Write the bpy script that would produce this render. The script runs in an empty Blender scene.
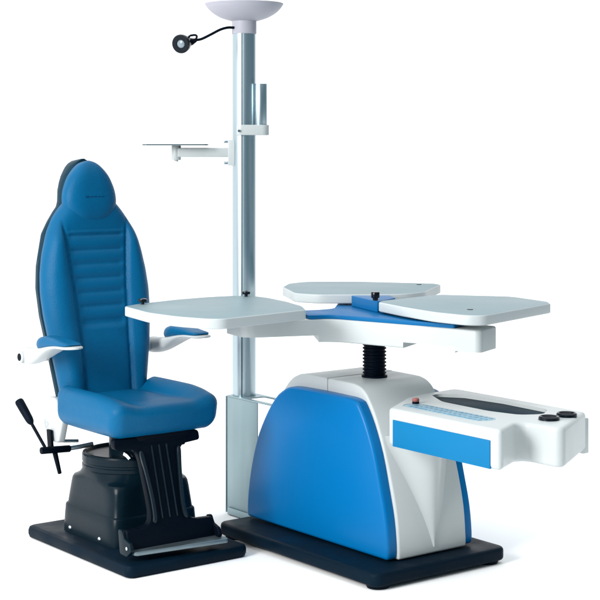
import bpy, bmesh, math, random
from mathutils import Vector, Matrix
random.seed(4)
PI = math.pi
scene = bpy.context.scene
COL = scene.collection

# ------------------------------------------------------------------ frames
KROT = math.atan2(-.795, .607)
K = Matrix.Translation((.246, 5.087, 0)) @ Matrix.Rotation(KROT, 4, 'Z')     # u forward, v right, z up
W = Matrix.Identity(4)
ROOTM = {}

def thing(name, label, cat, u, v):
    o = bpy.data.objects.new(name, None); COL.objects.link(o)
    o.empty_display_size = .1
    m = K @ Matrix.Translation((u, v, 0))
    o.location = m.to_translation(); o.rotation_euler = (0, 0, KROT)
    o['label'] = label; o['category'] = cat; o['kind'] = 'thing'
    ROOTM[o.name] = m
    return o

def root_of(o):
    while o.parent: o = o.parent
    return o

# ------------------------------------------------------------------ materials
def nodes_of(name):
    m = bpy.data.materials.new(name); m.use_nodes = True
    nt = m.node_tree
    return m, nt, nt.nodes['Principled BSDF']

def mat(name, col, rough=.4, metal=0, spec=.5, bump=0, bscale=200, var=.0, vscale=6, coat=0, rvar=.06, stretch=None):
    m, nt, p = nodes_of(name)
    p.inputs['Base Color'].default_value = (*col, 1)
    p.inputs['Metallic'].default_value = metal
    p.inputs['Roughness'].default_value = rough
    p.inputs['Specular IOR Level'].default_value = spec
    if coat:
        p.inputs['Coat Weight'].default_value = coat; p.inputs['Coat Roughness'].default_value = .12
    tc = nt.nodes.new('ShaderNodeTexCoord')
    src = tc.outputs['Object']
    if stretch:
        mp = nt.nodes.new('ShaderNodeMapping'); mp.inputs['Scale'].default_value = stretch
        nt.links.new(src, mp.inputs['Vector']); src = mp.outputs['Vector']
    n = nt.nodes.new('ShaderNodeTexNoise'); n.inputs['Scale'].default_value = vscale; n.inputs['Detail'].default_value = 6
    nt.links.new(src, n.inputs['Vector'])
    r = nt.nodes.new('ShaderNodeMapRange')
    r.inputs['From Min'].default_value = .3; r.inputs['From Max'].default_value = .7
    r.inputs['To Min'].default_value = max(.02, rough - rvar); r.inputs['To Max'].default_value = min(1, rough + rvar)
    nt.links.new(n.outputs['Fac'], r.inputs['Value']); nt.links.new(r.outputs['Result'], p.inputs['Roughness'])
    if var:
        mx = nt.nodes.new('ShaderNodeMix'); mx.data_type = 'RGBA'
        mx.inputs[6].default_value = (*[c * (1 - var) for c in col], 1)
        mx.inputs[7].default_value = (*[min(1, c * (1 + var)) for c in col], 1)
        nt.links.new(n.outputs['Fac'], mx.inputs[0]); nt.links.new(mx.outputs[2], p.inputs['Base Color'])
    if bump:
        b = nt.nodes.new('ShaderNodeBump'); b.inputs['Strength'].default_value = bump; b.inputs['Distance'].default_value = .002
        n2 = nt.nodes.new('ShaderNodeTexNoise'); n2.inputs['Scale'].default_value = bscale; n2.inputs['Detail'].default_value = 3
        nt.links.new(src, n2.inputs['Vector']); nt.links.new(n2.outputs['Fac'], b.inputs['Height'])
        nt.links.new(b.outputs['Normal'], p.inputs['Normal'])
    return m

def leather(name, col):
    m, nt, p = nodes_of(name)
    p.inputs['Roughness'].default_value = .40; p.inputs['Specular IOR Level'].default_value = .12
    tc = nt.nodes.new('ShaderNodeTexCoord')
    v = nt.nodes.new('ShaderNodeTexVoronoi'); v.inputs['Scale'].default_value = 330
    n = nt.nodes.new('ShaderNodeTexNoise'); n.inputs['Scale'].default_value = 14; n.inputs['Detail'].default_value = 5
    nt.links.new(tc.outputs['Object'], v.inputs['Vector']); nt.links.new(tc.outputs['Object'], n.inputs['Vector'])
    a = nt.nodes.new('ShaderNodeMath'); a.operation = 'MULTIPLY_ADD'; a.inputs[1].default_value = 2.2
    nt.links.new(n.outputs['Fac'], a.inputs[0]); nt.links.new(v.outputs['Distance'], a.inputs[2])
    b = nt.nodes.new('ShaderNodeBump'); b.inputs['Strength'].default_value = .3; b.inputs['Distance'].default_value = .002
    nt.links.new(a.outputs[0], b.inputs['Height']); nt.links.new(b.outputs['Normal'], p.inputs['Normal'])
    mx = nt.nodes.new('ShaderNodeMix'); mx.data_type = 'RGBA'
    mx.inputs[6].default_value = (*[c * .9 for c in col], 1); mx.inputs[7].default_value = (*[c * 1.08 for c in col], 1)
    nt.links.new(n.outputs['Fac'], mx.inputs[0]); nt.links.new(mx.outputs[2], p.inputs['Base Color'])
    return m

M = {}
M['white'] = mat('white_plastic', (.46, .49, .495), .36, spec=.3, bump=.02, bscale=260)
M['bowl'] = mat('bowl_enamel', (.37, .365, .42), .5, spec=.3)
M['top'] = mat('grey_laminate', (.172, .242, .268), .45, spec=.2, var=.02, vscale=3)
M['edge'] = mat('white_edge_band', (.43, .465, .475), .4, spec=.3)
M['blue'] = mat('blue_gloss', (.0, .122, .335), .3, spec=.15, rvar=.015)
M['bluelab'] = mat('blue_label', (.0, .142, .325), .5, spec=.15)
M['bluesteel'] = mat('blue_painted_steel', (.0, .105, .28), .4, spec=.12)
M['seat'] = leather('blue_leather', (.0, .088, .205))
M['emblem'] = mat('emblem_print', (.0, .040, .115), .5, spec=.1)
M['shell'] = mat('dark_teal_shell', (.003, .026, .045), .5, spec=.12, bump=.06, bscale=300)
M['black'] = mat('black_plastic', (.0008, .003, .007), .45, spec=.06, bump=.08, bscale=350, rvar=.08)
M['ribm'] = mat('black_moulding', (.003, .009, .014), .3, spec=.35)
M['shroud'] = mat('graphite_plastic', (.0018, .0085, .0145), .28, spec=.12, bump=.08, bscale=380)
M['plate'] = mat('navy_base_coating', (.001, .0075, .016), .5, spec=.06, bump=.12, bscale=260, rvar=.16, var=.35, vscale=7)
M['alu'] = mat('brushed_aluminium', (.46, .555, .60), .36, metal=1, vscale=60, stretch=(1, 1, .03), rvar=.03)
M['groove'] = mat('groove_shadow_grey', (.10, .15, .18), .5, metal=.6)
M['sheet'] = mat('satin_sheet_steel', (.30, .40, .43), .45, metal=.75, vscale=20, stretch=(1, 1, .15), bump=.02)
M['plate_metal'] = mat('dull_plate_metal', (.17, .22, .245), .38, metal=.85, vscale=30, rvar=.1)
M['chrome'] = mat('chrome', (.62, .68, .72), .16, metal=1)
M['rubber'] = mat('black_rubber', (.0008, .004, .010), .5, spec=.06)
M['gloss_black'] = mat('gloss_black', (.001, .004, .009), .2, spec=.3)
M['mat_dark'] = mat('pocket_mat', (.003, .02, .035), .6, spec=.1)
M['keys'] = mat('keypad_film', (.25, .39, .46), .4, spec=.2)
M['key'] = mat('key_print', (.12, .26, .38), .4, spec=.2)
M['keyl'] = mat('key_print_light', (.36, .50, .57), .4, spec=.2)
M['red'] = mat('red_button', (.30, .10, .09), .35, spec=.3)
M['lens'] = mat('lens_glass', (.20, .25, .29), .2, spec=.4)
M['floor'] = mat('studio_white', (.95, .95, .95), .9, spec=0, rvar=.0)
g, nt, p = nodes_of('smoked_glass'); M['glass'] = g
p.inputs['Base Color'].default_value = (.10, .14, .15, 1); p.inputs['Roughness'].default_value = .08

# ------------------------------------------------------------------ geometry helpers
def fillet(poly, r, n=6):
    """round the corners of a 2-D polygon; r a number or one per corner"""
    out = []; N = len(poly)
    for i in range(N):
        p0, p1, p2 = Vector(poly[i - 1][:2]), Vector(poly[i][:2]), Vector(poly[(i + 1) % N][:2])
        rr = r[i] if isinstance(r, (list, tuple)) else r
        a, b = (p0 - p1), (p2 - p1); la, lb = a.length, b.length
        if rr <= 0 or la < 1e-6 or lb < 1e-6: out.append(tuple(p1)); continue
        a.normalize(); b.normalize()
        ang = a.angle(b)
        if ang > PI - .03: out.append(tuple(p1)); continue
        d = min(rr / math.tan(ang / 2), la * .49, lb * .49); rr = d * math.tan(ang / 2)
        c = p1 + (a + b).normalized() * (rr / math.sin(ang / 2))
        s, e = p1 + a * d - c, p1 + b * d - c
        t0 = math.atan2(s.y, s.x); dt = math.atan2(e.y, e.x) - t0
        while dt > PI: dt -= 2 * PI
        while dt < -PI: dt += 2 * PI
        for k in range(n + 1):
            t = t0 + dt * k / n; out.append((c.x + rr * math.cos(t), c.y + rr * math.sin(t)))
    return out

def catmull(pts, n=8, closed=False):
    out = []; N = len(pts); P = [Vector(p) for p in pts]
    rng = range(N if closed else N - 1)
    for i in rng:
        p1, p2 = P[i], P[(i + 1) % N]
        p0 = P[i - 1] if (closed or i > 0) else p1 * 2 - p2
        p3 = P[(i + 2) % N] if (closed or i + 2 < N) else p2 * 2 - p1
        for k in range(n):
            t = k / n
            out.append(.5 * ((2 * p1) + (p2 - p0) * t + (2 * p0 - 5 * p1 + 4 * p2 - p3) * t * t + (3 * p1 - p0 - 3 * p2 + p3) * t ** 3))
    if not closed: out.append(P[-1])
    return out

def interp(tab, x):
    if x <= tab[0][0]: return tab[0][1]
    for (a, fa), (b, fb) in zip(tab, tab[1:]):
        if x <= b: return fa + (fb - fa) * (x - a) / (b - a)
    return tab[-1][1]

def sm(a, b, x):
    t = max(0, min(1, (x - a) / (b - a))); return t * t * (3 - 2 * t)

def smooth_tab(tab, lo, hi, n=400, win=.03):
    xs = [lo + (hi - lo) * i / n for i in range(n + 1)]
    def f(x):
        k = 7; return sum(interp(tab, x + win * (j / k - .5)) for j in range(k + 1)) / (k + 1)
    return f

class B:
    def __init__(s, frame=K): s.bm = bmesh.new(); s.F = frame
    def _bev(s, verts, bevel, seg, minang=.45):
        if bevel <= 0: return
        vs = set(verts); es = [e for e in s.bm.edges if e.verts[0] in vs and e.verts[1] in vs and len(e.link_faces) == 2 and e.calc_face_angle(0) > minang]
        bmesh.ops.bevel(s.bm, geom=es, offset=bevel, segments=seg, affect='EDGES', profile=.5, clamp_overlap=True)
    def prism(s, poly, lo, hi, axis=2, bevel=0, seg=3, shear=None):
        """polygon extruded along axis. axis 2: poly=(x,y); axis 1: poly=(x,z); axis 0: poly=(y,z)"""
        def mk(a, b, h):
            q = [0, 0, 0]
            i, j = [(1, 2), (0, 2), (0, 1)][axis]
            q[i], q[j], q[axis] = a, b, h
            if shear: q = shear(*q)
            return s.bm.verts.new(q)
        A = [mk(a, b, lo) for a, b in poly]; C = [mk(a, b, hi) for a, b in poly]
        fs = [s.bm.faces.new(A), s.bm.faces.new(C)]
        n = len(A)
        for i in range(n): fs.append(s.bm.faces.new((A[i], A[(i + 1) % n], C[(i + 1) % n], C[i])))
        bmesh.ops.recalc_face_normals(s.bm, faces=fs)
        s._bev(A + C, bevel, seg); return s
    def box(s, x0, x1, y0, y1, z0, z1, bevel=0, seg=3, shear=None):
        return s.prism([(x0, y0), (x1, y0), (x1, y1), (x0, y1)], z0, z1, 2, bevel, seg, shear)
    def rbox(s, x0, x1, y0, y1, z0, z1, r, bevel=.004, seg=3):
        return s.prism(fillet([(x0, y0), (x1, y0), (x1, y1), (x0, y1)], r), z0, z1, 2, bevel, seg)
    def cyl(s, p0, p1, r0, r1=None, n=32, bevel=0, seg=2):
        if r1 is None: r1 = r0
        p0, p1 = Vector(p0), Vector(p1); d = (p1 - p0).normalized()
        a = d.orthogonal().normalized(); b = d.cross(a)
        A = [s.bm.verts.new(p0 + (a * math.cos(2 * PI * i / n) + b * math.sin(2 * PI * i / n)) * r0) for i in range(n)]
        C = [s.bm.verts.new(p1 + (a * math.cos(2 * PI * i / n) + b * math.sin(2 * PI * i / n)) * r1) for i in range(n)]
        fs = [s.bm.faces.new(A), s.bm.faces.new(C)]
        for i in range(n): fs.append(s.bm.faces.new((A[i], A[(i + 1) % n], C[(i + 1) % n], C[i])))
        bmesh.ops.recalc_face_normals(s.bm, faces=fs)
        s._bev(A + C, bevel, seg, .8); return s
    def lathe(s, prof, c, n=64, axis=(0, 0, 1)):
        ax = Vector(axis).normalized(); a = ax.orthogonal().normalized(); b = ax.cross(a); c = Vector(c)
        rings = []
        for r, h in prof:
            if r < 1e-6: rings.append([s.bm.verts.new(c + ax * h)])
            else: rings.append([s.bm.verts.new(c + ax * h + (a * math.cos(2 * PI * i / n) + b * math.sin(2 * PI * i / n)) * r) for i in range(n)])
        fs = []
        for R0, R1 in zip(rings, rings[1:]):
            for i in range(n):
                j = (i + 1) % n
                if len(R0) == 1 and len(R1) == 1: continue
                if len(R0) == 1: fs.append(s.bm.faces.new((R0[0], R1[j], R1[i])))
                elif len(R1) == 1: fs.append(s.bm.faces.new((R0[i], R0[j], R1[0])))
                else: fs.append(s.bm.faces.new((R0[i], R0[j], R1[j], R1[i])))
        for R in (rings[0], rings[-1]):
            if len(R) > 1 and prof[0] != prof[-1]: fs.append(s.bm.faces.new(R))
        bmesh.ops.recalc_face_normals(s.bm, faces=fs); return s
    def loft(s, rings, cap=True):
        """rings: lists of points, all of one length, closed"""
        R = [[s.bm.verts.new(p) for p in r] for r in rings]; fs = []; n = len(R[0])
        for A, C in zip(R, R[1:]):
            for i in range(n): fs.append(s.bm.faces.new((A[i], A[(i + 1) % n], C[(i + 1) % n], C[i])))
        if cap: fs += [s.bm.faces.new(R[0]), s.bm.faces.new(R[-1])]
        bmesh.ops.recalc_face_normals(s.bm, faces=fs); return s
    def tube(s, pts, r, n=12):
        P = [Vector(p) for p in pts]; rings = []
        prev = None
        for i, q in enumerate(P):
            d = (P[min(i + 1, len(P) - 1)] - P[max(i - 1, 0)]).normalized()
            a = d.orthogonal().normalized() if prev is None else (prev - d * prev.dot(d)).normalized()
            prev = a; b = d.cross(a); rr = r(i / (len(P) - 1)) if callable(r) else r
            rings.append([q + (a * math.cos(2 * PI * k / n) + b * math.sin(2 * PI * k / n)) * rr for k in range(n)])
        return s.loft(rings)
    def cushion(s, x0, x1, y0, y1, z0, z1, r, n=18, deform=None):
        h = [(x1 - x0) / 2, (y1 - y0) / 2, (z1 - z0) / 2]; c = Vector(((x0 + x1) / 2, (y0 + y1) / 2, (z0 + z1) / 2))
        r = min(r, min(h) * .98)
        def line(H):
            inn = [-(H - r) + 2 * (H - r) * i / n for i in range(n + 1)]
            k = [r * math.tan(math.radians(a)) for a in (9, 18, 27, 36, 45)]
            return [-(H - r) - e for e in reversed(k)] + inn + [(H - r) + e for e in k]
        L = [line(H) for H in h]; cache = {}
        def V(p):
            key = tuple(round(q, 5) for q in p)
            if key not in cache:
                q = Vector([max(-(H - r), min(H - r, a)) for a, H in zip(p, h)]); d = Vector(p) - q
                v = q + d.normalized() * r + c
                cache[key] = s.bm.verts.new(deform(v) if deform else v)
            return cache[key]
        fs = []
        for ax in range(3):
            i, j = [(1, 2), (0, 2), (0, 1)][ax]
            for sg in (-1, 1):
                for a0, a1 in zip(L[i], L[i][1:]):
                    for b0, b1 in zip(L[j], L[j][1:]):
                        q = []
                        for a, b in ((a0, b0), (a1, b0), (a1, b1), (a0, b1)):
                            pt = [0, 0, 0]; pt[i], pt[j], pt[ax] = a, b, sg * h[ax]; q.append(V(pt))
                        if len(set(q)) == 4:
                            try: fs.append(s.bm.faces.new(q))
                            except ValueError: pass
        bmesh.ops.recalc_face_normals(s.bm, faces=fs); return s
    def mesh(s, name, inv):
        s.bm.transform(inv @ s.F)
        bmesh.ops.recalc_face_normals(s.bm, faces=s.bm.faces) if False else None
        me = bpy.data.meshes.new(name); s.bm.to_mesh(me); s.bm.free(); return me
    def build(s, name, m, parent, angle=35, mats=None):
        inv = ROOTM[root_of(parent).name].inverted() if parent else W
        me = s.mesh(name, inv)
        me.polygons.foreach_set('use_smooth', [True] * len(me.polygons))
        me.set_sharp_from_angle(angle=math.radians(angle))
        for mm in ([m] if mats is None else [m] + mats): me.materials.append(M[mm])
        o = bpy.data.objects.new(name, me); COL.objects.link(o)
        if parent: o.parent = parent
        return o

def cut(o, cutters):
    """subtract temporary solids (B builders in the same root frame) from an object's mesh"""
    inv = ROOTM[root_of(o).name].inverted()
    tmp = []
    for b in cutters:
        me = b.mesh('cutter', inv); t = bpy.data.objects.new('cutter', me); COL.objects.link(t); t.parent = root_of(o); tmp.append(t)
        md = o.modifiers.new('cut', 'BOOLEAN'); md.operation = 'DIFFERENCE'; md.solver = 'EXACT'; md.object = t
    bpy.context.view_layer.update()
    dg = bpy.context.evaluated_depsgraph_get()
    me = bpy.data.meshes.new_from_object(o.evaluated_get(dg), preserve_all_data_layers=True, depsgraph=dg)
    o.modifiers.clear(); old = o.data; o.data = me; bpy.data.meshes.remove(old)
    for t in tmp:
        d = t.data; bpy.data.objects.remove(t); bpy.data.meshes.remove(d)
    me.polygons.foreach_set('use_smooth', [True] * len(me.polygons)); me.set_sharp_from_angle(angle=math.radians(35))

# ------------------------------------------------------------------ setting
bm = B(W); bm.box(-6, 6, 3.0, 10, -.06, 0)
fl = bm.build('studio_floor', 'floor', None); fl['kind'] = 'structure'

# ================================================================== INSTRUMENT TABLE
tb = thing('instrument_table', 'white and blue instrument table with three grey tabletops on a screw post', 'instrument table', -.456, .2985)
bm = B(); bm.rbox(-.912, 0, 0, .597, .012, .058, .035, .012, 4)
base = bm.build('base_plate', 'plate', tb)
for (u, v) in ((-.05, .05), (-.05, .547), (-.86, .05), (-.86, .547)):
    bm = B(); bm.cyl((u, v, 0), (u, v, .014), .036, .042, 28); bm.build('foot', 'rubber', base)

prof = [(-.078, .062), (-.078, .10), (-.088, .2), (-.115, .31), (-.152, .42), (-.196, .52), (-.235, .58), (-.262, .607), (-.30, .622), (-.36, .626),
        (-.58, .626), (-.64, .616), (-.685, .59), (-.73, .54), (-.785, .46), (-.835, .37), (-.868, .27), (-.885, .17), (-.89, .062)]
def clipu(poly, u0, keep_hi):
    out = []
    for i in range(len(poly)):
        a, b = poly[i], poly[(i + 1) % len(poly)]
        ia, ib = ((a[0] >= u0) == keep_hi), ((b[0] >= u0) == keep_hi)
        if ia: out.append(a)
        if ia != ib:
            t = (u0 - a[0]) / (b[0] - a[0]); out.append((u0, a[1] + t * (b[1] - a[1])))
    return out
pf = [tuple(p) for p in catmull(prof, 4)]
bm = B()
bm.prism(clipu(pf, -.4635, True), .165, .475, 1, .018, 4)
bm.prism(clipu(pf, -.4650, False), .165, .475, 1, .018, 4)
bm.prism([(-.38, .1), (-.38, .56), (-.55, .56), (-.55, .1)], .20, .44, 1)
body = bm.build('pedestal_body', 'white', tb)
# tapering keel moulded into the front of the pedestal
def ub(z): return interp([(p[1], p[0]) for p in pf[:40] if p[1] < .6], z)
rings = []
for i in range(26):
    z = .085 + (.463 - .085) * i / 25
    hw = .003 + .122 * (z - .085) / (.44 - .085); c = -.079 + .004 * sm(.1, .4, z); b0 = ub(z) - .0012
    ring = []
    for k in range(25):
        a = PI * k / 24
        ring.append((b0 + (c - b0 + .006) * (.5 - .5 * math.cos(2 * a)) ** .9, .322 - min(.146, hw * 1.2) * (1 - 2 * k / 24), z))
    rings.append(ring)
bm = B(); bm.loft(rings); bm.build('front_keel', 'white', body, 60)

pan = [(-.088, .064), (-.086, .107), (-.097, .198), (-.122, .295), (-.155, .407), (-.198, .502), (-.238, .563), (-.256, .576), (-.29, .582), (-.341, .583), (-.453, .584),
       (-.54, .583), (-.61, .581), (-.645, .575), (-.68, .558), (-.715, .533), (-.765, .476), (-.821, .388), (-.858, .297), (-.884, .2), (-.895, .123), (-.896, .064)]
pp = [tuple(p) for p in catmull(pan, 3)]
for v0, v1 in ((.122, .172), (.468, .515)):
    bm = B(); bm.prism(pp, v0, v1, 1, .014, 5); bm.build('side_panel', 'blue', body)

# screw post
sx, sy = -.39, .322
prof = [(.035, .615)]
z = .628; prof.append((.046, .6255)); prof.append((.046, .632))
z = .634
while z < .762:
    prof += [(.0375, z), (.0375, z + .003), (.0425, z + .006), (.0425, z + .0085), (.0375, z + .0115)]; z += .0125
prof.append((.0375, .772))
bm = B(); bm.lathe(prof, (sx, sy, 0), 48); bm.build('screw_post', 'rubber', tb, 25)

# three-armed carrier (outline in world metres)
arm = [(-.189, 5.387), (.112, 5.478), (.589, 5.13), (.662, 5.265), (.375, 5.50), (.345, 5.56), (.33, 5.98), (.15, 5.99), (.12, 5.69), (.06, 5.645), (-.276, 5.556)]
armp = fillet(arm, [.05, .12, .022, .022, .08, .06, .03, .03, .08, .08, .04], 7)
bm = B(W); bm.prism(armp, .765, .845, 2, .006, 3)
car = bm.build('arm_carrier', 'white', tb)
c1 = B(W); c1.prism(fillet([(-.4, 5.3), (.02, 5.25), (.07, 5.42), (.04, 5.75), (-.4, 5.8)], 0), .74, .789)
c2 = B(W); c2.prism([(.30, 5.20), (.44, 5.0), (.60, 5.42), (.46, 5.55)], .74, .785)
c3 = B(W); c3.prism([(.05, 5.82), (.5, 5.80), (.5, 6.1), (.05, 6.1)], .74, .787)
c4 = B(W); c4.prism([(.44, 4.99), (.8, 4.9), (.9, 5.3), (.602, 5.425)], .74, .7715)
cut(car, [c1, c2, c3, c4])
def shrink(poly, d):
    n = len(poly); cx = .2; out = []
    for i in range(n):
        a, b, c = Vector(poly[i - 1]), Vector(poly[i]), Vector(poly[(i + 1) % n])
        n1 = Vector(((b - a).y, -(b - a).x)).normalized(); n2 = Vector(((c - b).y, -(c - b).x)).normalized()
        m = (n1 + n2).normalized(); out.append(tuple(b - m * d / max(.4, m.dot(n1))))
    return out
bl = [(.03, 5.453), (.112, 5.478), (.512, 5.186), (.56, 5.28), (.375, 5.50), (.345, 5.56), (.33, 5.98), (.15, 5.99), (.12, 5.69), (.06, 5.645), (-.02, 5.62)]
bm = B(W); bm.prism(shrink(fillet(bl, [.01, .12, .01, .01, .08, .06, .03, .03, .08, .08, .01], 7), .003), .8445, .859, 2, .0025, 2)
bm.build('blue_cover', 'bluesteel', car)
bm = B(W); bm.prism(fillet([(.186, 5.772), (.272, 5.548), (.286, 5.566), (.345, 5.68), (.33, 5.776)], .008), .8592, .8985, 2, .003, 3)
bm.build('pivot_block', 'bluesteel', car)
bm = B(W); bm.lathe([(0, .9), (.010, .9), (.010, .907), (.0145, .908), (.0155, .911), (.0155, .926), (.014, .929), (0, .930)], (.268, 5.585, 0), 32)
bm.build('clamp_knob', 'gloss_black', car)
for x, y in ((-.13, 5.49), (-.02, 5.54), (.24, 5.90), (.52, 5.28), (.45, 5.36)):
    bm = B(W); bm.cyl((x, y, .843), (x, y, .8675), .018, .018, 20); bm.build('spacer', 'rubber', car)

def tabletop(poly, r, dots):
    q = fillet(poly, r, 8)
    bm = B(W); bm.prism(q, .866, .900, 2, .005, 4)
    o = bm.build('tabletop', 'edge', tb, mats=['top'])
    zt = ROOTM[tb.name]
    for f in o.data.polygons:
        if f.normal.z > .92: f.material_index = 1
    for x, y, k in dots:
        bm = B(W)
        if k: bm.lathe([(0, .899), (.006, .899), (.006, .907), (.0145, .909), (.016, .913), (.015, .918), (.008, .9205), (0, .921)], (x, y, 0), 28)
        else: bm.cyl((x, y, .8985), (x, y, .9025), .011, .0095, 24)
        bm.build('stop_knob' if k else 'cap', 'gloss_black', o)
    return o
tabletop([(-.602, 5.372), (-.50, 5.168), (-.40, 5.055), (-.30, 4.988), (-.245, 4.985), (.02, 5.262), (.008, 5.379), (-.046, 5.532), (-.121, 5.685), (-.203, 5.764), (-.334, 5.70), (-.446, 5.60), (-.565, 5.45)],
         [.03, .25, .25, .12, .05, .022, .2, .3, .3, .12, .3, .3, .05], [(-.545, 5.437, 1), (-.196, 5.715, 1)])
tabletop([(.276, 5.512), (.347, 5.356), (.442, 5.187), (.54, 5.085), (.60, 5.085), (.872, 5.462), (.873, 5.53), (.773, 5.714), (.509, 5.79), (.39, 5.668), (.288, 5.56)],
         [.02, .2, .3, .12, .05, .02, .02, .08, .05, .3, .06], [(.57, 5.262, 0)])
tabletop([(-.068, 6.10), (-.045, 6.25), (.024, 6.335), (.23, 6.335), (.535, 6.25), (.556, 6.20), (.47, 5.905), (.40, 5.82), (.30, 5.795), (.184, 5.79), (.066, 5.79), (-.02, 5.84)],
         [.06, .1, .12, .2, .05, .03, .1, .2, .2, .2, .12, .08], [(.47, 6.20, 0)])

# control tray
tray = [(-.078, .120), (.452, .120), (.425, .165), (.366, .285), (.545, .292), (.372, .586), (-.255, .586), (-.232, .40), (-.205, .31)]
bm = B(); bm.prism(fillet(tray, [.03, .022, .05, .03, .025, .02, .03, .05, .05], 7), .4525, .578, 2, .018, 5)
ct = bm.build('control_tray', 'white', tb)
def stadium(u0, u1, v, hw, n=14, taper=1.0):
    pts = []
    for k in range(n + 1): a = PI / 2 + PI * k / n; pts.append((u0 + hw * taper + hw * taper * math.cos(a), v + hw * taper * math.sin(a)))
    for k in range(n + 1): a = -PI / 2 + PI * k / n; pts.append((u1 - hw + hw * math.cos(a), v + hw * math.sin(a)))
    return pts
pk = B(); pk.prism(fillet([(-.185, .41), (-.06, .345), (.17, .340), (.285, .368), (.322, .44), (.27, .516), (.05, .526), (-.12, .506), (-.192, .45)], [.03, .1, .2, .06, .04, .05, .2, .1, .03], 6), .535, .6)
h1 = B(); h1.cyl((.405, .378, .535), (.405, .378, .6), .0265)
h2 = B(); h2.cyl((.395, .470, .535), (.395, .470, .6), .0265)
kp = B(); kp.prism(stadium(-.098, .305, .222, .044), .5755, .6)
cut(ct, [pk, h1, h2, kp])
bm = B(); bm.prism(fillet([(-.183, .412), (-.06, .347), (.17, .342), (.283, .370), (.320, .44), (.268, .514), (.05, .524), (-.118, .504), (-.190, .45)], .025, 6), .5352, .5675, 2, .002)
bm.build('pocket_mat', 'mat_dark', ct)
for u, v in ((.405, .378), (.395, .470)):
    bm = B(); bm.lathe([(0, .580), (.014, .580), (.022, .583), (.026, .5895), (.030, .590), (.0335, .586), (.034, .5775), (.0262, .577), (.0262, .536), (0, .5355)], (u, v, 0), 40)
    bm.build('cup_holder', 'gloss_black', ct)
bm = B(); bm.prism(stadium(-.097, .304, .222, .043), .570, .5775, 2, .001, 2)
kpad = bm.build('keypad', 'keys', ct)
bm = B()
for i in range(15):
    for j in range(3):
        u = -.055 + i * .0235; v = .197 + j * .025
        if i == 0 and j == 2: continue
        w = random.choice((.006, .0075, .009)); h = random.choice((.0045, .006, .0075))
        bm.prism(fillet([(u - w, v - h), (u + w, v - h), (u + w, v + h), (u - w, v + h)], .002, 2), .577, .5785)
bm.build('key_symbols', 'key', ct)
bm = B(); bm.lathe([(0, .575), (.012, .575), (.012, .583), (.0105, .585), (0, .585)], (-.088, .250, 0), 28); kb = bm.build('knob_collar', 'rubber', ct)
bm = B(); bm.lathe([(0, .585), (.0115, .585), (.0125, .587), (.012, .593), (.009, .5965), (0, .5975)], (-.088, .250, 0), 28); bm.build('red_knob', 'red', ct)
bm = B(); bm.box(.022 - .075, .405, .1165, .124, .4535, .5415, .0012, 2); bm.build('label_panel', 'bluelab', ct)
bm = B(); bm.box(-.06, .362, .583, .612, .437, .553, .004, 2); bm.build('label_panel', 'white', ct)

# ================================================================== INSTRUMENT COLUMN
cu, cv = -1.15, .292
cl = thing('instrument_column', 'tall aluminium column topped by a pale bowl, with lamp and glass shelf', 'instrument column', cu, cv)
CW = ROOTM[cl.name].to_translation(); X0, Y0 = CW.x, CW.y
# round extrusion with a groove towards the camera's left of centre
ring = []
ga = math.atan2(-1, -.17)
n = 192
for i in range(n):
    a = 2 * PI * i / n; d = (a - ga + PI) % (2 * PI) - PI
    r = .0455
    if abs(d) < .04: r = .0375
    ring.append((X0 + r * math.cos(a), Y0 + r * math.sin(a)))
bm = B(W); bm.prism(ring, .4685, 1.90, 2); pole = bm.build('pole', 'alu', cl, 30)
gx, gy = X0 + .0405 * math.cos(ga), Y0 + .0405 * math.sin(ga)
bm = B(W); bm.cyl((gx, gy, .47), (gx, gy, 1.887), .0030, .0030, 12); bm.build('groove_shade_strip', 'groove', pole)  # dark grey strip added in the slot, its colour standing in for shade
bm = B(W); bm.lathe([(0, 1.888), (.0478, 1.888), (.0484, 1.8895), (.0484, 1.945), (.0, 1.945)], (X0, Y0, 0), 64); bm.build('collar', 'bowl', cl)
pr = [(.047, 1.938), (.075, 1.9455), (.10, 1.9555), (.125, 1.971), (.142, 1.987), (.1525, 2.002), (.1545, 2.0055), (.153, 2.008), (.149, 2.006), (.13, 1.988), (.09, 1.965), (.0, 1.955)]
pr = [(0, 1.937)] + [tuple(p) for p in catmull(pr, 5)]
bm = B(W); bm.lathe([(r, h) for r, h in pr], (X0, Y0, 0), 96); bm.build('uplight_bowl', 'bowl', cl, 50)
# bracket that ties the column to the table
bm = B()
bm.box(-1.185, -.983, .2355, .2400, .004, .4625, .0015, 2)
bm.box(-1.2050, -1.2005, .2405, .352, .004, .4625, .0015, 2)
bk = bm.build('bracket_side', 'sheet', cl)
bm = B(); bm.prism(fillet([(-1.187, .2345), (-.79, .2345), (-.79, .352), (-1.2075, .352)], .004), .4630, .4680, 2, .001)
bt = bm.build('bracket_top', 'sheet', cl)
sl = B(); sl.prism(fillet([(-1.075, .2545), (-.74, .2545), (-.74, .334), (-1.075, .334)], .015), .45, .48)
cut(bt, [sl])
bm = B(); bm.box(-1.18, -.93, .2402, .345, .004, .0085); bm.box(-1.176, -.93, .2295, .2352, .004, .030, .001); bm.build('floor_flange', 'sheet', cl)
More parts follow.
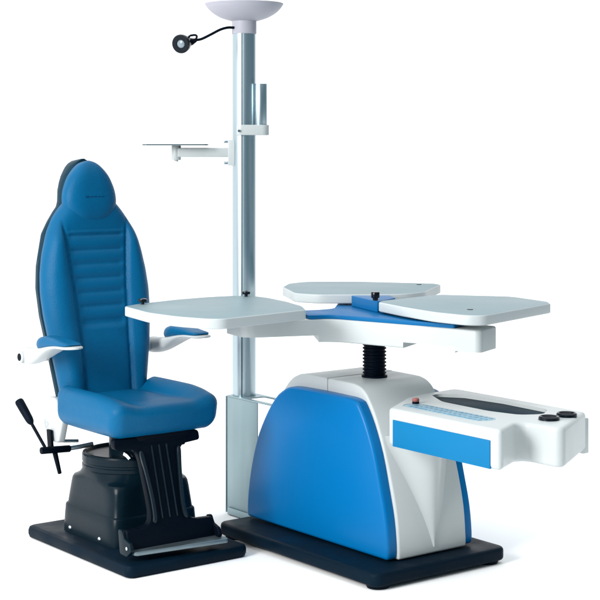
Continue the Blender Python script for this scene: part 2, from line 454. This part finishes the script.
# left instrument arm with glass shelf
def L(px): return X0 + (px - 244.1) / 254.1          # pixels of the column plane to metres
def Zp(py): return 1.455 - (py - 144) / 254.1
bm = B(W); bm.box(L(228.3), L(237), Y0 - .026, Y0 + .026, Zp(165.5), Zp(140), .002); ap = bm.build('arm_mount', 'white', cl)
cc = B(W); cc.cyl((X0, Y0, 1.3), (X0, Y0, 1.6), .0457, n=96); cut(ap, [cc])
for y in (141.5, 163):
    bm = B(W); bm.cyl((L(223.8), Y0 - .012, Zp(y)), (L(229), Y0 - .012, Zp(y)), .0062, .0062, 16, .001); bm.build('screw', 'chrome', ap)
bm = B(W); bm.box(L(178), L(229), Y0 - .022, Y0 + .022, Zp(157), Zp(147.8), .004); bm.build('shelf_arm', 'white', cl)
bm = B(W); bm.cyl((L(176.2), Y0, Zp(160)), (L(176.2), Y0, Zp(145.5)), .0185, .0185, 36, .002); bm.cyl((L(176.2), Y0, Zp(161.5)), (L(176.2), Y0, Zp(159)), .008, .008, 16)
bm.build('arm_knuckle', 'white', cl)
bm = B(W); bm.prism(fillet([(L(144), Y0 - .09), (L(209), Y0 - .09), (L(209), Y0 + .09), (L(144), Y0 + .09)], .02), Zp(145.4), Zp(144.0), 2); bm.build('glass_shelf', 'glass', cl)
# clamp and short post on the right
bm = B(W)
Yc = Y0 - .012
bm.prism(fillet([(L(237), Yc - .052), (L(269), Yc - .040), (L(269), Yc + .03), (L(237), Yc + .05)], [.02, .03, .03, .02], 8), Zp(135.2), Zp(125), 2, .002)
cp = bm.build('clamp', 'white', cl)
cc = B(W); cc.cyl((X0, Y0, 1.4), (X0, Y0, 1.6), .0458, n=96); cut(cp, [cc])
bm = B(W); bm.cyl((L(239.6), Yc - .058, Zp(131)), (L(239.6), Yc - .045, Zp(131)), .005, .005, 16); bm.build('screw', 'chrome', cp)
bm = B(W); bm.cyl((L(260.6), Yc - .006, Zp(127)), (L(260.6), Yc - .006, Zp(84)), .0255, .0255, 48, .0012); bm.build('short_post', 'alu', cl)
# gooseneck lamp
pts = catmull([(L(234), Y0 - .03, Zp(28.2)), (L(228), Y0 - .05, Zp(28.6)), (L(221), Y0 - .07, Zp(31)), (L(212), Y0 - .085, Zp(36)), (L(203), Y0 - .095, Zp(40.6)), (L(196), Y0 - .1, Zp(42))], 8)
bm = B(W); bm.tube(pts, .0052, 12); bm.build('gooseneck', 'rubber', cl)
ld = Vector((-.30, -.80, -.16)).normalized()                         # where the lamp looks
hc = Vector((L(184.2), Y0 - .13, Zp(45.8)))
bk_ = Vector((L(196), Y0 - .1, Zp(42)))
bm = B(W); bm.lathe([(0, -.062), (.016, -.062), (.021, -.056), (.024, -.03), (.034, -.012), (.0365, 0), (.0365, .010), (.034, .013), (.0175, .013), (.0168, .006), (0, .006)], hc, 40, ld)
lh = bm.build('lamp_head', 'gloss_black', cl)
bm = B(W); bm.lathe([(0, .0065), (.0165, .0065), (.0155, .009), (.010, .0115), (0, .0125)], hc, 36, ld); bm.build('lens', 'lens', lh)
bm = B(W)
bm.tube([hc - ld * .03, hc - ld * .05 + Vector((.02, .0, .002)), bk_ + Vector((.004, 0, 0))], lambda t: .019 - .011 * t, 16)
bm.build('lamp_socket', 'rubber', lh)
lp = catmull([(L(192), Y0 - .115, Zp(37.6)), (L(197), Y0 - .11, Zp(37)), (L(198.6), Y0 - .11, Zp(38.6)), (L(197), Y0 - .11, Zp(41.5)), (L(193), Y0 - .115, Zp(42.5)), (L(190.5), Y0 - .115, Zp(40)), (L(192), Y0 - .115, Zp(37.6))], 6)
bm = B(W); bm.tube(lp, .0042, 10); bm.build('lamp_handle', 'rubber', lh)

# ================================================================== EXAMINATION CHAIR
VC = -.345
ch = thing('examination_chair', 'blue upholstered examination chair with ribbed backrest, round headrest and black footrest on a black base', 'examination chair', -.98, -.3125)
bm = B(); bm.rbox(-1.345, -.612, -.562, -.066, .0, .046, .03, .016, 2); bm.build('base_plate', 'plate', ch)

# shroud
def sq(cx, cy, hx, hy, e, z, n=96):
    r = []
    for i in range(n):
        a = 2 * PI * i / n; c, s_ = math.cos(a), math.sin(a)
        r.append((cx + hx * math.copysign(abs(c) ** (2 / e), c), cy + hy * math.copysign(abs(s_) ** (2 / e), s_), z))
    return r
cx, cy = -1.02, -.31
rows = [(.0465, .196, .182, 9), (.10, .194, .180, 9), (.142, .191, .177, 9), (.146, .189, .175, 9), (.149, .185, .171, 9), (.152, .184, .170, 9), (.19, .180, .1675, 8), (.225, .177, .165, 7), (.243, .1755, .164, 6.2),
        (.252, .1745, .1635, 5), (.258, .173, .163, 3.4), (.266, .172, .1625, 2.7), (.284, .171, .164, 2.15), (.290, .168, .163, 2.05), (.2915, .162, .16, 2)]
bm = B(); bm.loft([sq(cx, cy, hx, hy, e, z) for z, hx, hy, e in rows]); shd = bm.build('pump_shroud', 'shroud', ch, 28)
bm = B(); bm.lathe([(0, .285), (.168, .285), (.172, .290), (.172, .302), (.169, .305), (.169, .311), (.172, .314), (.172, .337), (.169, .343), (.162, .345), (.158, .343), (.155, .334), (0, .334)], (cx, cy, 0), 80)
bm.build('swivel_ring', 'shroud', ch, 25)
for u, v in ((-1.135, -.4925), (-.925, -.4925)):
    bm = B(); bm.lathe([(0, 0), (.0085, 0), (.0085, .004), (.006, .007), (0, .008)], (u, v + .004, .064), 16, (0, -1, 0)); bm.build('screw', 'chrome', shd)
bm = B(); bm.lathe([(0, .30), (.075, .30), (.075, .434), (0, .434)], (cx, cy, 0), 40); bm.build('lift_piston', 'shroud', ch)
# seat pan
bm = B(); bm.rbox(-1.08, -.73, -.47, -.22, .432, .456, .03, .004); bm.rbox(-.90, -.73, -.44, -.25, .40, .44, .02, .004); bm.build('seat_pan', 'black', ch)
bm = B(); bm.tube([(-.862, -.425, .368), (-.85, -.42, .362), (-.84, -.415, .352)], .010, 12); bm.build('release_catch', 'chrome', ch)

# seat cushion
def dseat(p):
    u, v, z = p
    s_ = (v - VC) / .22; q = (u + .915) / .21            # q -1 rear .. 1 front
    top = sm(.47, .56, z)
    side = sm(.45, .85, abs(s_))
    dz = .022 * side * (1 - .55 * sm(.2, 1, q)) - .016 * (1 - side) * (1 - .6 * sm(.1, .9, q)) - .010 * sm(.55, 1, q)
    crease = -.007 * math.exp(-((abs(s_) - .52) / .05) ** 2) * sm(.9, .5, q) * top
    z2 = z + dz * top + crease
    u2 = u + .010 * (1 - s_ * s_) * sm(.5, 1, q) + .012 * sm(.5, .9, q) * (z - .5) / .06
    v2 = v + math.copysign(.012, s_) * sm(.6, 1, abs(s_)) * (1 - q * q) * .6
    # underside tucks in
    if z < .5: v2 = VC + (v2 - VC) * (1 - .05 * sm(.5, .445, z))
    return Vector((u2, v2, z2))
bm = B(); bm.cushion(-1.125, -.705, -.562, -.128, .447, .567, .038, 26, dseat); seat = bm.build('seat', 'seat', ch, 80)

# backrest
T0 = Vector((-1.155, VC, .535)); TD = Vector((-.119, 0, .993)).normalized(); ND = Vector((.993, 0, .119)).normalized()
def bp(s_, t, d): return T0 + Vector((0, s_, 0)) + TD * t + ND * d
wb = smooth_tab([(-.08, .160), (0, .172), (.1, .189), (.2, .206), (.3, .219), (.38, .2225), (.45, .217), (.52, .204), (.6, .180), (.65, .155), (.69, .123), (.72, .09), (.75, .06), (.79, .02)], -.08, .8)
cb = lambda t: -.004 - .014 * sm(.1, .55, t)
BI = smooth_tab([(0, .098), (.2, .100), (.4, .112), (.57, .128), (.7, .14)], 0, .7)
def dback(s_, t, w):
    a = min(1, abs(s_) / w)
    base = .062 * max(0, 1 - a ** 4.2) ** .5
    bi = BI(t); x = abs(s_)
    on = sm(-.2, .02, t) * (1 - sm(.55, .66, t))
    out = 0
    if x > bi: out = .026 * math.sin(PI * min(1, (x - bi) / max(.02, w - bi) * .82)) ** .8
    inner = -.010 * (1 - sm(bi - .03, bi + .002, x))
    crease = -.008 * math.exp(-((x - bi) / .007) ** 2)
    d = base + on * (out + inner + crease)
    if x < bi:
        k = (1 - sm(bi - .030, bi - .004, x))
        if .262 < t < .60:
            ph = (t - .270) / .0518
            d += k * on * .0075 * abs(math.sin(PI * ph)) ** .7 * sm(.262, .272, t)
        elif t <= .262:
            d += k * on * .0085 * sm(.264, .235, t)
        if .575 < t < .60: d -= k * .005 * math.exp(-((t - .585) / .004) ** 2)
    return d
def padmesh(wf, cf, t0, t1, df, back, ns=96, nt=190, ends=(0, 0)):
    bm = B(); F = []; Bk = []
    for j in range(nt + 1):
        x = j / nt
        t = t0 + (t1 - t0) * (.5 - .5 * math.cos(PI * x)) if ends[0] else t0 + (t1 - t0) * (x if not ends[1] else math.sin(PI / 2 * x))
        w = max(1e-3, wf(t)); c = cf(t); f = []; b = []
        for i in range(ns + 1):
            a = -math.cos(PI * i / ns); a = .55 * a + .45 * (-1 + 2 * i / ns); s_ = a * w
            f.append(bm.bm.verts.new(bp(c + s_, t, df(s_, t, w)))); b.append(bm.bm.verts.new(bp(c + s_, t, back(s_, t, w))) if 0 < i < ns else None)
        b[0], b[-1] = f[0], f[-1]
        F.append(f); Bk.append(b)
    fs = []
    for j in range(nt):
        for i in range(ns):
            fs.append(bm.bm.faces.new((F[j][i], F[j][i + 1], F[j + 1][i + 1], F[j + 1][i])))
            q = [Bk[j][i], Bk[j + 1][i], Bk[j + 1][i + 1], Bk[j][i + 1]]
            fs.append(bm.bm.faces.new(q))
    for row in (0, nt):
        for i in range(ns):
            q = [F[row][i], F[row][i + 1], Bk[row][i + 1], Bk[row][i]]
            q2 = []
            for v in q:
                if v not in q2: q2.append(v)
            if len(q2) > 2: fs.append(bm.bm.faces.new(q2))
    bmesh.ops.recalc_face_normals(bm.bm, faces=fs); return bm
bm = padmesh(wb, cb, -.075, .775, dback, lambda s_, t, w: -.022 * (1 - (abs(s_) / w) ** 6))
br = bm.build('backrest', 'seat', ch, 75)
# seams of the backrest cover
wsh = smooth_tab([(-.1, .15), (0, .166), (.1, .183), (.2, .199), (.3, .212), (.4, .215), (.48, .205), (.6, .174), (.645, .146), (.68, .119), (.70, .101), (.72, .094), (.76, .090), (.79, .081), (.815, .070), (.835, .057), (.85, .045), (.861, .032), (.868, .019), (.8715, .006)], -.1, .8715, win=.006)
bm = padmesh(wsh, lambda t: -.004 - .016 * sm(.1, .55, t), -.10, .872, lambda s_, t, w: -.004 - .02 * (abs(s_) / w) ** 8, lambda s_, t, w: -.024 - .064 * max(0, 1 - (abs(s_) / w) ** 7) ** .5, ns=64, nt=150, ends=(0, 1))
bm.build('back_shell', 'shell', ch, 60)
# headrest
we = [(.617, .0), (.621, .034), (.629, .058), (.642, .079), (.66, .094), (.68, .104), (.70, .1085), (.72, .109), (.745, .1055), (.77, .097), (.80, .083), (.825, .063), (.845, .042), (.856, .022), (.861, 0)]
def egg(t):
    x = max(0, min(1, (t - .617) / .244)); th = math.acos(1 - 2 * x)          # smooth in the angle, so both ends stay round
    k = 9; acc = 0
    for j in range(k):
        tt = th + (j / (k - 1) - .5) * .22; xx = (1 - math.cos(tt)) / 2
        acc += interp(we, .617 + .244 * xx)
    return acc / k * min(1, math.sin(th) / .18 if th < .18 or th > PI - .18 else 1)
def dhead(s_, t, w):
    a = min(1, abs(s_) / w)
    q = abs((t - .739) / .1225); q = min(1, q)
    h = max(0, 1 - a ** 3) ** .5
    return .030 + .046 * h * max(0, 1 - q ** 3.2) ** .5
bm = padmesh(egg, lambda t: -.023, .6172, .8608, dhead, lambda s_, t, w: .012, ns=64, nt=90, ends=(1, 0))
hd = bm.build('headrest', 'seat', ch, 80)
# small blurred emblem pressed into the headrest
bm = B()
for i, (s_, w, h) in enumerate([(-.056, .009, .0032), (-.038, .006, .002), (-.022, .0075, .002), (-.006, .005, .002), (.009, .007, .0018)]):
    t = .722
    q = [bp(s_ + a, t + b, dhead(s_ + a + .023, t + b, egg(t + b)) + .0005) for a, b in ((-w, -h), (w, -h), (w * .8, h), (-w * .8, h))]
    bm.bm.faces.new([bm.bm.verts.new(v) for v in q])
bm.build('emblem', 'emblem', hd)

# hinge covers at both sides
for sg in (-1, 1):
    v0 = VC + sg * .166; v1 = VC + sg * .196
    bm = B(); bm.prism(fillet([(-1.135, .375), (-1.10, .47), (-1.155, .535), (-1.235, .535), (-1.245, .43), (-1.20, .375)], [.02, .03, .03, .035, .03, .02], 6), min(v0, v1), max(v0, v1), 1, .007, 3)
    hg = bm.build('hinge_cover', 'white', ch)
    bm = B(); bm.lathe([(0, 0), (.007, 0), (.007, .002), (0, .003)], (-1.215, v1, .435), 16, (0, sg, 0)); bm.build('screw', 'chrome', hg)
    # armrest
    vt0, vt1 = VC + sg * .305, VC + sg * .15
    bm = B(); bm.cyl((-1.222, vt0, .686), (-1.222, vt1, .686), .0225, .0225, 36, .003, 3)
    rings = []
    for i in range(22):
        x = i / 21; u = -1.235 + x * .368
        zc = .688 + .056 * sm(.05, .8, x) + .006 * x
        hz = .023 * (1 - sm(.1, .75, x)) + .0065; hv = .030 + .013 * sm(.1, .6, x)
        if x > .86: k = math.sqrt(max(.02, 1 - ((x - .86) / .14) ** 2)); hv *= k; hz *= (.4 + .6 * k)
        rings.append([(u, VC + sg * .267 + hv * math.copysign(abs(math.cos(a)) ** .6, math.cos(a)), zc + hz * math.copysign(abs(math.sin(a)) ** .8, math.sin(a))) for a in [2 * PI * k / 28 for k in range(28)]])
    bm.loft(rings)
    am = bm.build('armrest', 'white', ch, 50)
    bm = B(); bm.cyl((-1.222, vt0 + sg * .0015, .686), (-1.222, vt0 - sg * .003, .686), .0135, .0135, 28); bm.build('end_cap', 'black', am)
    def darm(p, sg=sg):
        x = max(0, min(1, (p.x + 1.125) / .237))
        th = interp([(0, .80), (.12, .95), (.30, 1.0), (.6, .74), (.85, .42), (1, .26)], x)
        k = .72 + .28 * sm(0, .25, x) * (1 - .35 * sm(.75, 1, x))
        return Vector((p.x, VC + sg * .267 + (p.y - VC - sg * .267) * k, .7215 + .032 * x + (p.z - .738) * th))
    bm = B(); bm.cushion(-1.125, -.888, VC + sg * .267 - .039, VC + sg * .267 + .039, .738, .785, .0225, 14, darm); bm.build('arm_pad', 'seat', am, 80)

# adjusting levers on the left flank
bm = B(); bm.cyl((-1.15, -.602, .354), (-1.15, -.484, .348), .0128, .0128, 24, .003)
bm.cyl((-1.15, -.545, .34), (-1.15, -.525, .262), .0095, .0072, 20, .002)
bm.prism(fillet([(-1.185, .355), (-1.155, .355), (-1.165, .42), (-1.195, .42)], .004, 3), -.556, -.546, 1, .001)
lv = bm.build('tilt_lever', 'black', ch)
bm = B(); bm.tube([(-1.15, -.487, .349), (-1.14, -.45, .352), (-1.13, -.40, .358)], .0085, 16); bm.tube([(-1.16, -.52, .378), (-1.15, -.45, .372)], .006, 12); bm.build('lever_shaft', 'alu', lv)
a, b = Vector((-1.12, -.602, .372)), Vector((-1.262, -.632, .522))
bm = B(); bm.cyl(a, a.lerp(b, .55), .006, .006, 16); bm.build('lever_rod', 'black', lv)
bm = B(); bm.tube([a.lerp(b, .50), a.lerp(b, .54), a.lerp(b, .6), a.lerp(b, .8), a.lerp(b, .97), b], lambda t: [.008, .0125, .0145, .016, .0165, .0145][round(t * 5)], 20); bm.build('lever_grip', 'rubber', lv)

# footrest
vf = -.357
def shr(u, v, z): return (u + (.28 - z) * .22, v - (z - .12) * .05, z)
half = [(.173, .447), (.173, .412), (.090, .405), (.080, .36), (.0735, .25), (.072, .19), (.082, .158), (.115, .150), (.176, .148), (.176, .080)]
poly = [(vf + a, b) for a, b in half] + [(vf - a, b) for a, b in reversed(half)]
poly = fillet(poly, [.012, .012, .03, .1, .3, .1, .03, .03, .01, .012, .012, .01, .03, .03, .1, .3, .1, .03, .012, .012], 6)
bm = B(); bm.prism(poly, -.725, -.698, 0, .004, 3, shr)
fr = bm.build('footrest_panel', 'black', ch)
for x in (-.030, .0, .030):
    bm = B(); bm.prism(fillet([(vf + x - .0024, .172), (vf + x + .0024, .172), (vf + x + .0024, .415), (vf + x - .0024, .415)], .002, 3), -.699, -.6925, 0, .0018, 3, shr); bm.build('rib', 'ribm', fr)
for sg in (-1, 1):
    bm = B(); bm.prism(catmull([(vf + sg * .083, .395), (vf + sg * .0745, .33), (vf + sg * .067, .25), (vf + sg * .066, .19), (vf + sg * .07, .165), (vf + sg * .058, .165), (vf + sg * .053, .19), (vf + sg * .054, .25), (vf + sg * .062, .33), (vf + sg * .070, .395)], 4, True), -.699, -.688, 0, .003, 3, shr); bm.build('edge_rib', 'ribm', fr)
    vv = vf + sg * .179
    bm = B(); bm.prism(fillet([(-.70, .068), (-.655, .066), (-.625, .09), (-.64, .115), (-.675, .125), (-.69, .15), (-.712, .15)], .01, 4), vv - .007, vv + .007, 1, .002)
    sb = bm.build('side_bracket', 'shroud' if sg < 0 else 'black', fr)
    bm = B(); bm.lathe([(0, 0), (.006, 0), (.006, .002), (0, .003)], (-.652, vv + sg * .0075, .095), 16, (0, sg, 0)); bm.build('screw', 'chrome', sb)
def shp(u, v, z): return (u, v, z - (u + .69) * .10)
bm = B(); bm.prism(fillet([(-.70, vf - .168), (-.632, vf - .166), (-.602, vf + .205), (-.70, vf + .168)], [.004, .012, .012, .004], 5), .0745, .089, 2, .003, 3, shp)
bm.build('footplate', 'plate_metal', fr)

# ------------------------------------------------------------------ light
wd = bpy.data.worlds.new('World'); scene.world = wd; wd.use_nodes = True
nt = wd.node_tree; bg = nt.nodes['Background']
tc = nt.nodes.new('ShaderNodeTexCoord')
def dotn(vec):
    d = nt.nodes.new('ShaderNodeVectorMath'); d.operation = 'DOT_PRODUCT'; d.inputs[1].default_value = Vector(vec).normalized()
    nt.links.new(tc.outputs['Generated'], d.inputs[0]); return d.outputs['Value']
mr = nt.nodes.new('ShaderNodeMapRange'); mr.interpolation_type = 'SMOOTHSTEP'
mr.inputs['From Min'].default_value = -.38; mr.inputs['From Max'].default_value = .45
nt.links.new(dotn((.72, -.69, -.05)), mr.inputs['Value'])
mx = nt.nodes.new('ShaderNodeMix'); mx.data_type = 'RGBA'
mx.inputs[6].default_value = (1.30, 1.32, 1.33, 1)
mx.inputs[7].default_value = (.10, .185, .225, 1)
nt.links.new(mr.outputs['Result'], mx.inputs[0])
m2 = nt.nodes.new('ShaderNodeMapRange'); m2.interpolation_type = 'SMOOTHSTEP'
m2.inputs['From Min'].default_value = .35; m2.inputs['From Max'].default_value = .95
nt.links.new(dotn((0, 0, 1)), m2.inputs['Value'])
mx2 = nt.nodes.new('ShaderNodeMix'); mx2.data_type = 'RGBA'
mx2.inputs[7].default_value = (1.85, 1.92, 1.95, 1)
nt.links.new(m2.outputs['Result'], mx2.inputs[0]); nt.links.new(mx.outputs[2], mx2.inputs[6]); nt.links.new(mx2.outputs[2], bg.inputs['Color'])
bg.inputs['Strength'].default_value = 1.0

def area(name, loc, to, sx, sy, power, col=(1, 1, 1)):
    l = bpy.data.lights.new(name, 'AREA'); l.shape = 'RECTANGLE'; l.size = sx; l.size_y = sy; l.energy = power; l.color = col
    o = bpy.data.objects.new(name, l); COL.objects.link(o); o.location = loc
    o.rotation_euler = (Vector(to) - Vector(loc)).to_track_quat('-Z', 'Y').to_euler(); return o
area('softbox', (-3.5, 1.7, 2.5), (0, 5.4, .7), 1.9, 2.1, 350, (1, .99, .97))

# ------------------------------------------------------------------ camera
cam = bpy.data.cameras.new('camera'); co = bpy.data.objects.new('camera', cam); COL.objects.link(co)
co.location = (0, 0, 1.455); co.rotation_euler = (PI / 2, 0, 0)
cam.sensor_width = 36; cam.lens = 1570 / 600 * 36; cam.shift_y = -156 / 600
cam.clip_start = .1; cam.clip_end = 200
scene.camera = co
vs = scene.view_settings
vs.view_transform = 'Standard'; vs.look = 'None'; vs.exposure = 0; vs.gamma = 1
scene.cycles.use_denoising = True
scene.cycles.max_bounces = 8
scene.render.film_transparent = False
